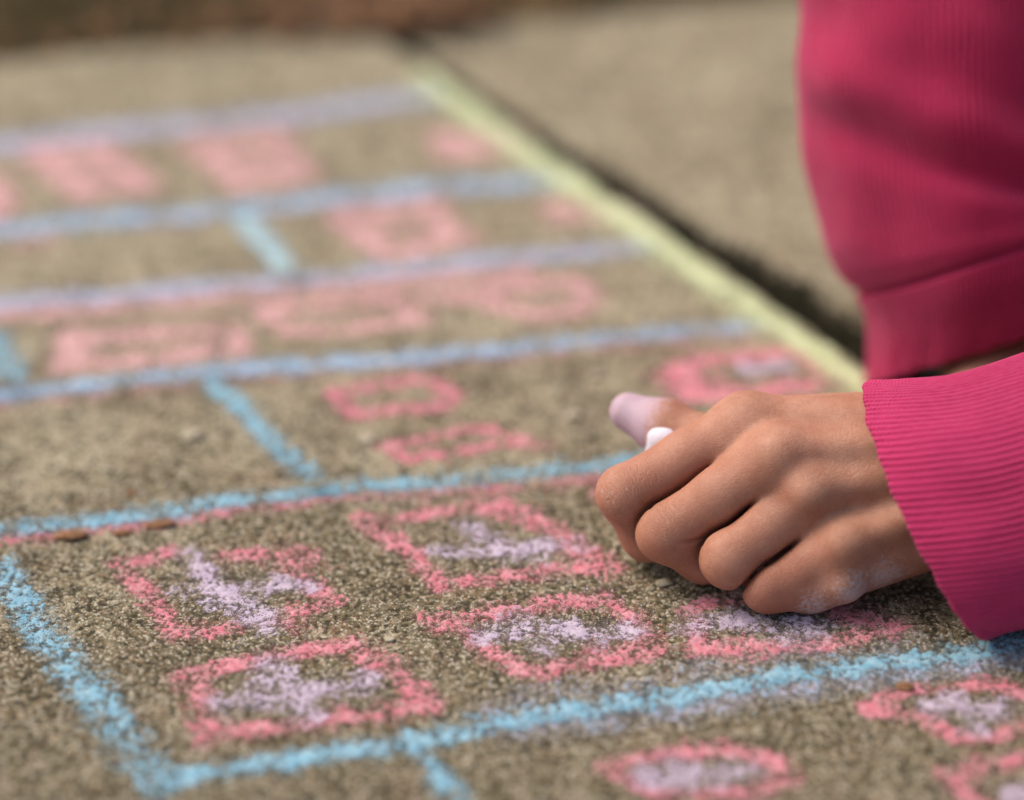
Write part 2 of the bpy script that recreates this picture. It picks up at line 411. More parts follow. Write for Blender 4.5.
# far rows
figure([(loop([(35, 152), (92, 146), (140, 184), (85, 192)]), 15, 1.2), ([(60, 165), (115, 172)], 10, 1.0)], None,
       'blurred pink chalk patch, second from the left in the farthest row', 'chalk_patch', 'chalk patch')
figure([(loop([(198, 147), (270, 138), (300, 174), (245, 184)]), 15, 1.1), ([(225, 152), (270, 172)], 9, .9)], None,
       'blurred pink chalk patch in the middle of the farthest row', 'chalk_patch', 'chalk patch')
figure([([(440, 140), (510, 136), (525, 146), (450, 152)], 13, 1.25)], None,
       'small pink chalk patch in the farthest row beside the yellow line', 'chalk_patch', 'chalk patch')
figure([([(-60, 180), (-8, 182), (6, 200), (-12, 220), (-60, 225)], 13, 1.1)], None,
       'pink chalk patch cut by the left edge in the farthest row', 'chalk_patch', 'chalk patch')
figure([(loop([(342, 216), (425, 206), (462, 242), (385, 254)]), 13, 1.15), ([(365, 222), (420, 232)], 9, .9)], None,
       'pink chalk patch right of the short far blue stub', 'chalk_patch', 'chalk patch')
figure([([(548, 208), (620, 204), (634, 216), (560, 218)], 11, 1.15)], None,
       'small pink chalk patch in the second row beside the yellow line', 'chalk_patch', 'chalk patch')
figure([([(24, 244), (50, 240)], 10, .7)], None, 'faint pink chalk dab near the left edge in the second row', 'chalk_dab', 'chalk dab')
figure([(loop([(78, 336), (230, 330), (236, 350), (75, 366)]), 12, 1.0), ([(74, 338), (72, 364)], 14, 1.1)], None,
       'flat pink chalk ring at the left of the third row')
figure([(loop([(262, 312), (392, 300), (420, 322), (292, 332)]), 9.5, 1.05)], None,
       'pink chalk ring in the middle of the third row')
figure([([(425, 300), (488, 298)], 12, 1.0), (loop([(488, 290), (575, 282), (590, 294), (578, 310), (535, 315), (492, 304)]), 10.5, 1.1)], None,
       'pink chalk ring with a tail on its left in the third row')
figure([([(334, 394), (350, 413), (440, 408), (458, 397), (436, 384), (415, 381), (376, 386), (334, 394)], 7.5, 1.2)], None,
       'small round pink chalk ring, the upper one right of the blue stub')
figure([([(384, 447), (485, 427), (518, 443), (545, 445)], 6, 1.2), ([(384, 447), (406, 458), (518, 445)], 6, 1.2)], None,
       'small pointed pink chalk ring, the lower one with a tail on its right')
figure([(loop([(668, 374), (700, 362), (797, 354), (835, 380), (800, 386), (690, 398)]), 11, 1.3), ([(680, 380), (700, 384)], 20, 1.2)], [([(745, 370), (785, 368)], 9, 1.1)],
       'big solid pink chalk ring with a white middle behind the hand')
figure([([(596, 470), (600, 500), (618, 520)], 7, .75)], None, 'faint pink chalk dab touching the bent index finger', 'chalk_dab', 'chalk dab')
# front rows
W = 7.0
figure([([(172, 553), (124, 566), (132, 578), (152, 598), (168, 620), (180, 634), (232, 624)], W, 1.08),
        ([(225, 560), (284, 556), (292, 568), (322, 592), (328, 604), (290, 612)], W, 1.1), ([(284, 556), (300, 564)], 11, 1.0), ([(276, 618), (300, 628)], 8, .9)],
       [([(187, 556), (206, 574), (228, 592), (250, 606), (272, 628)], 7.5, 1.12), ([(178, 592), (228, 588), (306, 584)], 6.5, 1.1), ([(232, 606), (270, 618)], 8, 1.0), ([(205, 600), (262, 596), (216, 606), (252, 614)], 5, .95)],
       'pink chalk ring with lavender letter like middle, upper left of the front row')
figure([([(184, 675), (270, 656), (356, 642), (394, 672), (432, 706), (330, 722), (207, 738)], W, 1.15), ([(190, 672), (202, 702), (210, 736)], 8, 1.1), ([(352, 644), (380, 664)], 9, 1.1)],
       [([(274, 664), (288, 690), (306, 716)], 9, 1.15), ([(222, 706), (280, 696), (362, 684)], 8.5, 1.1), ([(268, 686), (300, 700)], 14, 1.0)],
       'pink chalk ring with lavender cross middle, lower left above the blue corner')
figure([([(364, 524), (430, 514), (506, 504), (530, 516), (567, 536), (610, 564), (506, 579), (440, 584), (412, 556), (364, 524)], W, 1.15), ([(500, 508), (530, 520)], 10, 1.1), ([(566, 545), (600, 566)], 10, 1.0)],
       [([(463, 522), (484, 540), (518, 552)], 7, 1.15), ([(444, 554), (500, 550), (577, 544)], 7, 1.15), ([(500, 548), (530, 554)], 10, 1.1)],
       'pink chalk ring with lavender middle left of the fist')
figure([([(430, 621), (520, 610), (606, 597), (640, 622), (656, 650), (590, 664), (526, 674), (492, 654), (470, 634), (430, 621)], W, 1.15), ([(590, 652), (650, 646)], 8, 1.0)],
       [([(483, 635), (560, 630), (635, 628)], 8, 1.15), ([(520, 622), (542, 648)], 9, 1.05), ([(524, 634), (590, 634)], 12, 1.0), ([(500, 640), (575, 624), (545, 642), (615, 632)], 5, .95)],
       'pink chalk ring with lavender middle in the centre of the foreground')
figure([([(690, 614), (712, 602), (830, 596), (868, 614), (892, 627), (850, 640), (770, 650), (702, 650), (690, 614)], W, 1.1), ([(700, 648), (765, 650)], 9, 1.15), ([(840, 612), (890, 628)], 9, 1.1)],
       [([(692, 625), (753, 622), (812, 628)], 9, 1.1), ([(740, 616), (800, 640)], 10, .9)],
       'pink chalk ring with lavender middle partly under the little finger')
figure([([(868, 708), (908, 692), (990, 684), (1060, 700), (1040, 722), (985, 738), (956, 737), (915, 716), (868, 708)], 6, 1.2)],
       [([(928, 707), (966, 712), (1003, 711)], 8, 1.2), ([(952, 700), (976, 727)], 8, 1.15)],
       'pink chalk ring with lavender star middle near the right edge below the cuff')
figure([([(612, 768), (640, 758), (722, 747), (775, 762), (792, 778), (740, 792), (664, 793), (630, 780), (612, 768)], 6.5, 1.2)],
       [([(648, 774), (690, 778), (745, 770)], 8.5, 1.2), ([(670, 760), (690, 780)], 7, 1.1)],
       'pink chalk ring with lavender middle at the bottom edge')
figure([([(946, 777), (980, 768), (1060, 758)], 6.5, 1.15), ([(946, 777), (975, 800), (1010, 820)], 6.5, 1.15)],
       [([(1016, 794), (1060, 796)], 9, 1.1)],
       'pink chalk ring cut off by the bottom right corner')

# ------------------------------------------------------------------ small debris, moss, grass
random.seed(5)
def blob_mesh(name, size, mat, seed, squash=.55, sub=3):
    import bmesh
    bm = bmesh.new(); bmesh.ops.create_icosphere(bm, subdivisions=sub, radius=1)
    r = random.Random(seed); off = [r.uniform(-9, 9) for _ in range(3)]
    from mathutils import noise as mn
    for v in bm.verts:
        q = v.co.copy()
        k = 1 + .35 * mn.noise(q * 1.1 + Vector(off)) + .18 * mn.noise(q * 2.7 + Vector(off))
        v.co = q * k; v.co.z *= squash; v.co *= size
    for f in bm.faces: f.smooth = True
    me = bpy.data.meshes.new(name); bm.to_mesh(me); bm.free(); me.materials.append(mat)
    return link(bpy.data.objects.new(name, me))
def near_z(x, y):
    d = (GX[::4, ::4] - x) ** 2 + (GY[::4, ::4] - y) ** 2; i = np.unravel_index(d.argmin(), d.shape)
    return GZ[::4, ::4][i]
def drop(o, px, py, rz, sx, label, cat, group):
    p = P(px, py); s = max(abs(v.co.z) for v in o.data.vertices)
    o.location = (p[0], p[1], near_z(p[0], p[1]) + s * .6); o.rotation_euler = (0, 0, rz); o.scale = (sx, 1, 1)
    tag(o, label, cat, group)
for i, (px, py, s, m, sx, lb) in enumerate([
    (72, 537, .0024, 'crumb', 2.0, 'flat brown bark crumb below the blue and pink line, leftmost one'),
    (122, 533, .0018, 'crumb', 1.6, 'small rusty bark crumb just right of the leftmost crumb'),
    (160, 524, .0022, 'crumb', 2.0, 'long rusty bark crumb touching the lower edge of the blue line'),
    (132, 492, .0013, 'crumb', 1.3, 'tiny brown bark crumb above the blue line'),
    (664, 583, .0019, 'pebble', 1.3, 'tan pebble lying below the middle finger'),
    (650, 588, .0010, 'pebble', 1.2, 'tiny tan pebble beside the one below the middle finger'),
    (905, 689, .0019, 'crumb', 1.4, 'ochre grit crumb between the nearest blue line and a pink ring'),
    (573, 418, .0022, 'pebble', 1.2, 'pale pebble in front of the thumb on the bare concrete'),
    (367, 441, .0024, 'pebble', 1.4, 'pale pebble left of the pointed pink ring'),
    (193, 438, .0028, 'pebble', 1.4, 'pale flat pebble left of the blue stub'),
    (598, 378, .0022, 'pebble', 1.3, 'pale pebble below the thin blue line near the fist'),
    (390, 640, .0012, 'pebble', 1.3, 'tiny light pebble between two front pink rings')]):
    o = blob_mesh('bark_crumb' if m == 'crumb' else 'pebble', s, M[m], i, .45)
    drop(o, px, py, random.uniform(-.4, .4), sx, lb, 'crumb' if m == 'crumb' else 'pebble', 'loose grit on the paving')

# moss and dirt filling the joint: many small lumps
def scatter(name, mat, n, placer, label):
    """n little folded leaves / lumps gathered in one mesh (nobody could count them)"""
    V, Fc = [], []
    for i in range(n):
        p, s, hgt = placer(i)
        a = random.uniform(0, 6.28); ca, sa = math.cos(a), math.sin(a); b = len(V)
        lx, ly = random.uniform(-.4, .4) * hgt, random.uniform(-.4, .4) * hgt
        for dx, dy, dz in ((-s, -s * .4, 0), (s, -s * .4, 0), (s * .2 , s * .5, hgt * .6), (0, 0, hgt)):
            V.append((p[0] + dx * ca - dy * sa + (lx if dz else 0), p[1] + dx * sa + dy * ca + (ly if dz else 0), p[2] + dz))
        Fc += [(b, b + 1, b + 3), (b + 1, b + 2, b + 3), (b + 2, b, b + 3)]
    o = mesh_np(name, V, Fc, M[mat], None, False); return tag(o, label, 'moss' if 'moss' in name else name.replace('_', ' '), None, 'stuff')
def crumbs(mat, label, lines_, n, spread):
    def at(i):
        pts = random.choice(lines_); k = random.randrange(len(pts) - 1); t = random.random()
        p = P(pts[k][0] + (pts[k + 1][0] - pts[k][0]) * t, pts[k][1] + (pts[k + 1][1] - pts[k][1]) * t)
        x, y = p[0] + random.gauss(0, spread), p[1] + random.gauss(0, spread)
        sz = random.uniform(.00015, .00045)
        return (x, y, float(near_z(x, y)) + .0001), sz, sz * 1.1
    o = scatter('chalk_crumbs', mat, n, at, label); o['category'] = 'chalk crumbs'
crumbs('lav_crumb', 'loose pale lavender chalk crumbs around the front rings', [[(190, 560), (300, 700)], [(460, 530), (640, 630)], [(690, 620), (860, 640)], [(500, 720), (980, 650)]], 700, .007)
crumbs('pink_crumb', 'loose pink chalk crumbs around the front rings', [[(124, 566), (300, 560), (430, 700), (200, 735)], [(364, 524), (610, 564), (656, 650), (440, 640)], [(700, 650), (890, 630)]], 900, .006)
crumbs('blue_crumb', 'loose blue chalk crumbs along the nearest blue lines', [[(2, 572), (165, 783), (520, 718), (950, 655)], [(60, 525), (600, 466)]], 900, .006)
def moss_at(i):
    y = random.uniform(.62, 1.06); t = (y - J1[1]) / (J0[1] - J1[1])
    wide = .0046 + .012 * math.exp(-((y - .835) / .05) ** 2) + .004 * math.exp(-((y - .92) / .03) ** 2)
    if y < .79: wide = .010
    if random.random() > min(1, wide / .009): wide *= .6
    s = abs(random.gauss(0, .6)) * wide - .0035
    return (xj(y) + s + .001, y, -.0045 if s < .003 else -.0035), random.uniform(.0006, .0016), random.uniform(.001, .0048) * (1 if s < .003 else .75)
scatter('joint_moss', 'moss', 16000, moss_at, 'dark moss and dirt spilling from the joint between the slabs')
def grass_at(i):
    x = random.uniform(-.6, .7); d = abs(random.gauss(0, .16)) + .004
    return (x, yf(x) + d, -.006 + .03 * min(1, d / .5)), random.uniform(.0006, .0016), random.uniform(.006, .03) * min(1, .35 + d * 5)
scatter('grass', 'grass', 22000, grass_at, 'dry olive grass growing beyond the paving')
def leaf_at(i):
    x = random.uniform(-.6, .7) if i % 3 else random.gauss(xj(1.07), .03); d = abs(random.gauss(0, .05)) + .002 - (.02 if not i % 3 else 0)
    return (x, yf(x) + d, (.0005 if not i % 3 else -.004) + random.uniform(0, .006)), random.uniform(.002, .007), random.uniform(.001, .004)
scatter('leaf_litter', 'litter', 2200, leaf_at, 'brown dead leaf litter along the far edge of the paving')

# ------------------------------------------------------------------ the child
def rcone(Pt, a, b, ra, rb):
    """distance to a round cone with radii ra at a and rb at b"""
    a = np.asarray(a, np.float32); b = np.asarray(b, np.float32); ba = b - a
    t = np.clip(((Pt - a) @ ba) / (ba @ ba + 1e-9), 0, 1)
    return np.linalg.norm(Pt - a - t[:, None] * ba, axis=1) - (ra + (rb - ra) * t)
def ell(Pt, c, r, R=None):
    q = Pt - np.asarray(c, np.float32)
    if R is not None: q = q @ np.asarray(R, np.float32)
    r = np.asarray(r, np.float32); k0 = np.linalg.norm(q / r, axis=1); k1 = np.linalg.norm(q / (r * r), axis=1) + 1e-9
    return k0 * (k0 - 1) / k1
def smin(a, b, k):
    h = np.maximum(k - np.abs(a - b), 0) / k; return np.minimum(a, b) - h * h * k * .25
def smax(a, b, k): return -smin(-a, -b, k)
def surface(fn, lo, hi, h, sub=4):
    """naive surface nets; evaluated coarsely, then finely near the surface only"""
    H4 = h * sub; lo = np.asarray(lo, float); n4 = np.ceil((np.asarray(hi) - lo) / H4).astype(int) + 1
    ax = [lo[i] + (np.arange(n4[i]) + .5) * H4 - .5 * h for i in range(3)]
    G = np.stack(np.meshgrid(*ax, indexing='ij'), -1).reshape(-1, 3).astype(np.float32)
    D = fn(G).reshape(n4)
    f = D.repeat(sub, 0).repeat(sub, 1).repeat(sub, 2).astype(np.float32)
    idx = np.argwhere(np.abs(f) < H4 * 1.5)
    pts = (lo + idx * h).astype(np.float32)
    out = np.concatenate([fn(pts[i:i + 400000]) for i in range(0, len(pts), 400000)])
    f[idx[:, 0], idx[:, 1], idx[:, 2]] = out
    s = f < 0
    c = [(i, j, k) for i in (0, 1) for j in (0, 1) for k in (0, 1)]
    nx, ny, nz = f.shape
    def cut(a, i, j, k): return a[i:nx - 1 + i, j:ny - 1 + j, k:nz - 1 + k]
    cnt = sum(cut(s, *q).astype(np.int8) for q in c)
    act = (cnt > 0) & (cnt < 8); ci = np.argwhere(act)
    acc = np.zeros((len(ci), 3)); num = np.zeros(len(ci))
    for a in c:
        for axn in range(3):
            if a[axn]: continue
            b = list(a); b[axn] = 1
            fa = f[ci[:, 0] + a[0], ci[:, 1] + a[1], ci[:, 2] + a[2]]; fb = f[ci[:, 0] + b[0], ci[:, 1] + b[1], ci[:, 2] + b[2]]
            m = (fa < 0) != (fb < 0); t = np.where(m, fa / np.where(m, fa - fb, 1), 0)
            p = np.array(a, float)[None].repeat(len(ci), 0); p[:, axn] += t
            acc[m] += p[m]; num[m] += 1
    V = lo + (ci + acc / num[:, None]) * h
    vid = np.full(act.shape, -1); vid[ci[:, 0], ci[:, 1], ci[:, 2]] = np.arange(len(ci))
    faces = []
    for axn in range(3):
        b = [0, 0, 0]; b[axn] = 1; o1, o2 = [(1, 2), (2, 0), (0, 1)][axn]
        sa = s[:nx - b[0], :ny - b[1], :nz - b[2]]; sb = s[b[0]:, b[1]:, b[2]:]
        e = np.argwhere(sa != sb); e = e[(e[:, o1] > 0) & (e[:, o2] > 0) & (e[:, o1] < f.shape[o1] - 1) & (e[:, o2] < f.shape[o2] - 1)]
        ins = sa[e[:, 0], e[:, 1], e[:, 2]]
        q = []
        for d1, d2 in ((-1, -1), (0, -1), (0, 0), (-1, 0)):
            g_ = e.copy(); g_[:, o1] += d1; g_[:, o2] += d2; q.append(vid[g_[:, 0], g_[:, 1], g_[:, 2]])
        q = np.stack(q, 1); q[~ins] = q[~ins][:, ::-1]; faces.append(q[(q >= 0).all(1)])
    F = np.concatenate(faces)
    # snap on to the true surface
    for _ in range(2):
        V32 = V.astype(np.float32); e = h * .35; d0 = fn(V32)
        g_ = np.stack([fn(V32 + np.eye(3, dtype=np.float32)[i] * e) - fn(V32 - np.eye(3, dtype=np.float32)[i] * e) for i in range(3)], 1) / (2 * e)
        V = V - g_ * (np.clip(d0, -h, h) / (np.sum(g_ * g_, 1) + 1e-6))[:, None]
    return V, F

mm = .001
# --- the near hand: a fist lying on its little-finger side
HJ = dict(
    index=[P(745, 428, .0395), P(626, 494, .0240), P(649, 533, .0105), P(688, 533, .0085)],
    middle=[P(772, 462, .036), P(667, 532, .0175), P(704, 556, .0085), P(752, 540, .012)],
    ring=[P(802, 502, .0265), P(731, 558, .0148), P(775, 569, .0080), P(812, 560, .012)],
    pinky=[P(837, 551, .0170), P(768, 586, .0082), P(812, 589, .0070), P(842, 583, .011)])
HR = dict(index=(9.0, 8.2, 7.8, 6.6), middle=(9.0, 8.6, 7.4, 6.6), ring=(9.2, 8.6, 7.0, 6.4), pinky=(8.1, 7.4, 6.2, 5.8))
WR = np.array([.140, .668, .0350])                      # wrist, inside the cuff
KU = HJ['index'][0] - HJ['pinky'][0]; KU /= np.linalg.norm(KU)
AX = np.array([.97, .02, .10]); AX /= np.linalg.norm(AX)
DN = np.cross(KU, AX); DN /= np.linalg.norm(DN)
if DN[2] < 0: DN = -DN                                 # dorsal direction, up and towards the camera
def roots(k, t): return WR + KU * t * mm
MC = dict(index=(9.0, 11), middle=(9.0, 4), ring=(8.8, -4), pinky=(8.6, -10))
TH = [P(835, 470, .020), P(748, 436, .0270), P(702, 444, .0295), P(629, 412, .0330)]
TR = (12, 9.0, 7.6, 5.6)
ELN = np.array([.345, .655, .105])
def chain(p, pts, rs, k=.02):
    d = None
    for (a, b, ra, rb) in zip(pts[:-1], pts[1:], rs[:-1], rs[1:]):
        q = rcone(p, a, b, ra, rb); d = q if d is None else smin(d, q, k)
    return d
FA1 = np.array([.170, .665, .0340]); FA2 = np.array([.215, .664, .050])
def hand_sdf(p):
    d = chain(p, [WR - KU * .005, FA1, FA2, ELN], [.0165, .0165, .020, .030], .01); d = smin(d, rcone(p, WR + KU * .005, FA1, .0165, .0165), .010)
    palm = None
    for k, (r, t) in MC.items():
        q = rcone(p, roots(k, t) - DN * .004, HJ[k][0] - DN * .0015, (r + (2.4 if k == 'pinky' else 3.6)) * mm, (HR[k][0] - .2) * mm)
        palm = q if palm is None else smin(palm, q, .0055)
    # padding of the palm on the far side of the bones
    q = rcone(p, HJ['middle'][0] - DN * .012, WR - DN * .006, .0125, .017); palm = smin(palm, q, .012)
    q = rcone(p, HJ['pinky'][0] - DN * .006 - AX * -.006, WR - KU * .005 - DN * .003, .0095, .012); palm = smin(palm, q, .010)
    # webs between neighbouring fingers
    ks = list(HJ)
    for a, b, f in zip(ks[:-1], ks[1:], (.30, .26, .22)):
        A0 = .5 * (HJ[a][0] + HJ[b][0]); A1 = .5 * (HJ[a][1] + HJ[b][1])
        q = rcone(p, A0 - DN * .004, A0 + (A1 - A0) * f - DN * .0050, .0074, .0048); palm = smin(palm, q, .0045)
    d = smin(d, palm, .012)
    # knuckle bumps and the tendons behind them
    for k, up, r in (('index', .0002, .0078), ('middle', .0050, .0072), ('ring', .0086, .0062), ('pinky', .0066, .0056)):
        c = HJ[k][0] + DN * up + AX * .002; d = smin(d, np.linalg.norm(p - c.astype(np.float32), axis=1) - r, .0050)
        d = smin(d, rcone(p, c, c + (WR + KU * MC[k][1] * mm - c) * .8 + DN * .010, r * .55, r * .25), .0065)
    out = None; fs = {}
    for k in HJ:
        j, r = HJ[k], HR[k]
        f = rcone(p, j[0], j[0] * .5 + j[1] * .5, r[0] * mm, (r[1] - .35) * mm)
        f = smin(f, rcone(p, j[0] * .5 + j[1] * .5, j[1], (r[1] - .35) * mm, r[1] * mm), .004)
        f = smin(f, rcone(p, j[1], j[2], (r[1] - .2) * mm, r[2] * mm), .0022)
        f = smin(f, rcone(p, j[2], j[3], r[2] * mm, r[3] * mm), .0030)
        fs[k] = f; e = smin(d, f, .0055)
        out = e if out is None else smin(out, e, .0007)
    # the fold inside each bent middle joint
    for k in ('index', 'middle'):
        j = HJ[k]; a_ = (j[1] - j[0]) / np.linalg.norm(j[1] - j[0]); b_ = (j[2] - j[1]) / np.linalg.norm(j[2] - j[1])
        n_ = a_ + b_; n_ = n_ / np.linalg.norm(n_); m_ = b_ - a_; m_ = m_ / np.linalg.norm(m_)
        q = p - j[1].astype(np.float32); u = q @ n_.astype(np.float32) + .0012; s_ = q @ m_.astype(np.float32)
        out = out + .0011 * np.exp(-(u / .0007) ** 2) * np.clip((s_ - .0005) / .004, 0, 1) * np.clip(1 - fs[k] / .003, 0, 1)
    # deep creases where neighbouring fingers press together
    for a, b, f0 in zip(ks[:-1], ks[1:], (.30, .24, .22)):
        A0 = .5 * (HJ[a][0] + HJ[b][0]); A1 = .5 * (HJ[a][1] + HJ[b][1]); dd = (A1 - A0).astype(np.float32)
        u = ((p - A0.astype(np.float32)) @ dd) / (dd @ dd); w_ = np.clip((u - f0) / .30, 0, 1); w_ = w_ * w_ * (3 - 2 * w_)
        w_ = w_ * np.clip(1 - np.maximum(fs[a], fs[b]) / .004, 0, 1)
        out = out + .0027 * w_ * np.exp(-((fs[a] - fs[b]) / .0010) ** 2) + .0007 * w_ * np.exp(-((fs[a] - fs[b]) / .0030) ** 2)
    # thumb
    t = rcone(p, TH[0], TH[1], TR[0] * mm, TR[1] * mm)
    t = smin(t, rcone(p, TH[1], TH[2], TR[1] * mm, TR[2] * mm), .005)
    t = smin(t, rcone(p, TH[2], TH[3] * .5 + TH[2] * .5, TR[2] * mm, (TR[2] + .1) * mm), .004)
    t = smin(t, rcone(p, TH[3] * .5 + TH[2] * .5, TH[3], (TR[2] + .1) * mm, TR[3] * mm), .004)
    out = smin(out, t, .002)
    # the skin folds where index and middle bend back
    return out
HV, HF = surface(hand_sdf, (.015, .60, -.006), (.215, .735, .085), .00062)
def fall(p, c, r): return np.clip(1 - np.linalg.norm(p - np.asarray(c), axis=1) / r, 0, 1)
red = np.zeros(len(HV)); dust = np.zeros(len(HV)); cr = np.zeros(len(HV)); crm = np.zeros(len(HV))
for k in HJ:
    j = HJ[k]
    ax_ = j[1] - j[0]; ax_ = ax_ / np.linalg.norm(ax_)
    red = np.maximum(red, .75 * fall(HV, j[1] + DN * .003, .016)); red = np.maximum(red, .60 * fall(HV, j[0] + ax_ * .007 + DN * .006, .014))
    red = np.maximum(red, .8 * fall(HV, j[2], .014)); red = np.maximum(red, .72 * np.clip(1.3 - rcone(HV.astype(np.float32), j[0] + ax_ * .012, j[1], .007, .007) / .003, 0, 1))
    m = fall(HV, j[1] - ax_ * .001 + DN * .006, .012) ** .7 * dict(index=1.0, middle=.6, ring=.25, pinky=.2)[k]; u = (HV - j[1]) @ ax_
    cr = np.where(m > crm, u, cr); crm = np.maximum(crm, m)
red = np.maximum(red, .5 * fall(HV, P(800, 515, .030), .012))
dust = np.maximum(dust, 1.0 * fall(HV, P(858, 594, .010), .013)); dust = np.maximum(dust, .95 * fall(HV, P(815, 603, .006), .009)); dust = np.maximum(dust, .9 * fall(HV, P(885, 580, .012), .012))
dust = np.maximum(dust, .42 * fall(HV, HJ['index'][1] + DN * .004 - ax_ * -.004, .013)); dust = np.maximum(dust, .36 * fall(HV, HJ['middle'][1], .013))
lav = np.clip(1.35 - np.linalg.norm(HV - P(630, 422, .030), axis=1) / .0145, 0, 1)

# --- far hand, planted flat behind the near cuff
FW = PY(1000, 352, .778); FW[2] = .023
FD = np.array([-.55, -.40, 0]); FD = np.array([.40, -.85, 0]); FD /= np.linalg.norm(FD); FS = np.array([-FD[1], FD[0], 0])
FELB = np.array([.137, .86, .235])
def far_hand(p):
    d = rcone(p, FW + np.array([0, 0, .006]), FELB, .019, .030)
    root = FW + FD * .038; root[2] = .014
    for i, (o, L) in enumerate(((-.021, .019), (-.007, .022), (.007, .021), (.021, .017))):
        a = root + FS * o; b = a + FD * L * .5 + FS * o * .25 + np.array([0, 0, .003]); c_ = a + FD * L + FS * o * .4; c_ = c_ + np.array([0, 0, -.0065])
        d = smin(d, rcone(p, FW + FS * o * .5 - np.array([0, 0, .006]), a, .0125, .0095), .008)
        f = smin(rcone(p, a, b, .0080, .0072), rcone(p, b, c_, .0072, .0058), .003); d = smin(d, f, .003)
    th = FW + FD * .012 - FS * .016; th[2] = .018
    e = th + FD * .026 - FS * .022; e[2] = .011; e2 = e + FD * .022 - FS * .006; e2[2] = .0075
    return smin(smin(d, rcone(p, th, e, .0115, .0085), .006), rcone(p, e, e2, .0085, .0062), .004)
FV, FF = surface(far_hand, FW - np.array([.12, .17, .04]), FW + np.array([.16, .12, .11]), .0016)
FF = FF[:, :]
# --- head, neck, trunk and legs (outside the frame to the right)
SHN, SHF = np.array([.385, .635, .375]), np.array([.370, .865, .385])
CH, PEL = np.array([.43, .75, .35]), np.array([.68, .75, .20])
HC = np.array([.315, .75, .545])
def body_sdf(p):
    d = chain(p, [CH, (CH + PEL) / 2, PEL], [.085, .075, .085], .03)
    d = smin(d, rcone(p, SHN, SHF, .040, .040), .04)
    d = smin(d, chain(p, [SHN, ELN], [.036, .029], .02), .02); d = smin(d, chain(p, [SHF, FELB], [.036, .029], .02), .02)
    d = smin(d, rcone(p, [.385, .75, .40], [.335, .75, .49], .032, .030), .02)
    d = smin(d, ell(p, HC + [.012, 0, .02], (.082, .066, .078)), .01); d = smin(d, ell(p, HC + [-.025, 0, -.035], (.050, .046, .045)), .03)
    d = smin(d, rcone(p, HC + [-.072, 0, -.004], HC + [-.083, 0, -.022], .006, .010), .010)
    d = smin(d, ell(p, HC + [-.068, 0, -.046], (.010, .020, .006)), .006)
    for s in (-1, 1):
        d = smin(d, ell(p, HC + [.012, s * .068, -.008], (.014, .006, .020)), .004)
        d = smax(d, -(np.linalg.norm(p - (HC + [-.078, s * .027, .006]).astype(np.float32), axis=1) - .013), .010)
        hip = PEL + [0, s * .05, -.03]; kn = np.array([.47, .75 + s * .085, .055]); an = np.array([.74, .75 + s * .075, .045]); to = an + [.055, 0, -.015]
        d = smin(d, chain(p, [hip, kn, an, to], [.068, .048, .033, .024], .02), .02)
    return d
BV, BF = surface(body_sdf, (.14, .58, -.01), (.86, .92, .66), .006)
n1, n2, n3 = len(HV), len(FV), len(BV)
def cat(a): return np.concatenate([a, np.zeros(n2 + n3)])
person = link(bpy.data.objects.new('person', None)); person.location = (.55, .75, 0)
tag(person, 'child in a pink ribbed sweater crouching at the right with one fist on the slab', 'person')
def under(ob, par=None):
    ob.parent = par or person
    base = Vector((.55, .75, 0))
    if par is None: ob.location = ob.location - base
    return ob
body = under(mesh_np('body', np.concatenate([HV, FV, BV]), np.concatenate([HF, FF + n1, BF + n1 + n2]), M['skin'],
     attrs={'redness': cat(red), 'dust': cat(dust), 'lavender': cat(lav), 'crease': cat(cr), 'crease_mask': cat(crm)}))
body['label'] = 'brown fist with chalk dust on its thumb and little finger'

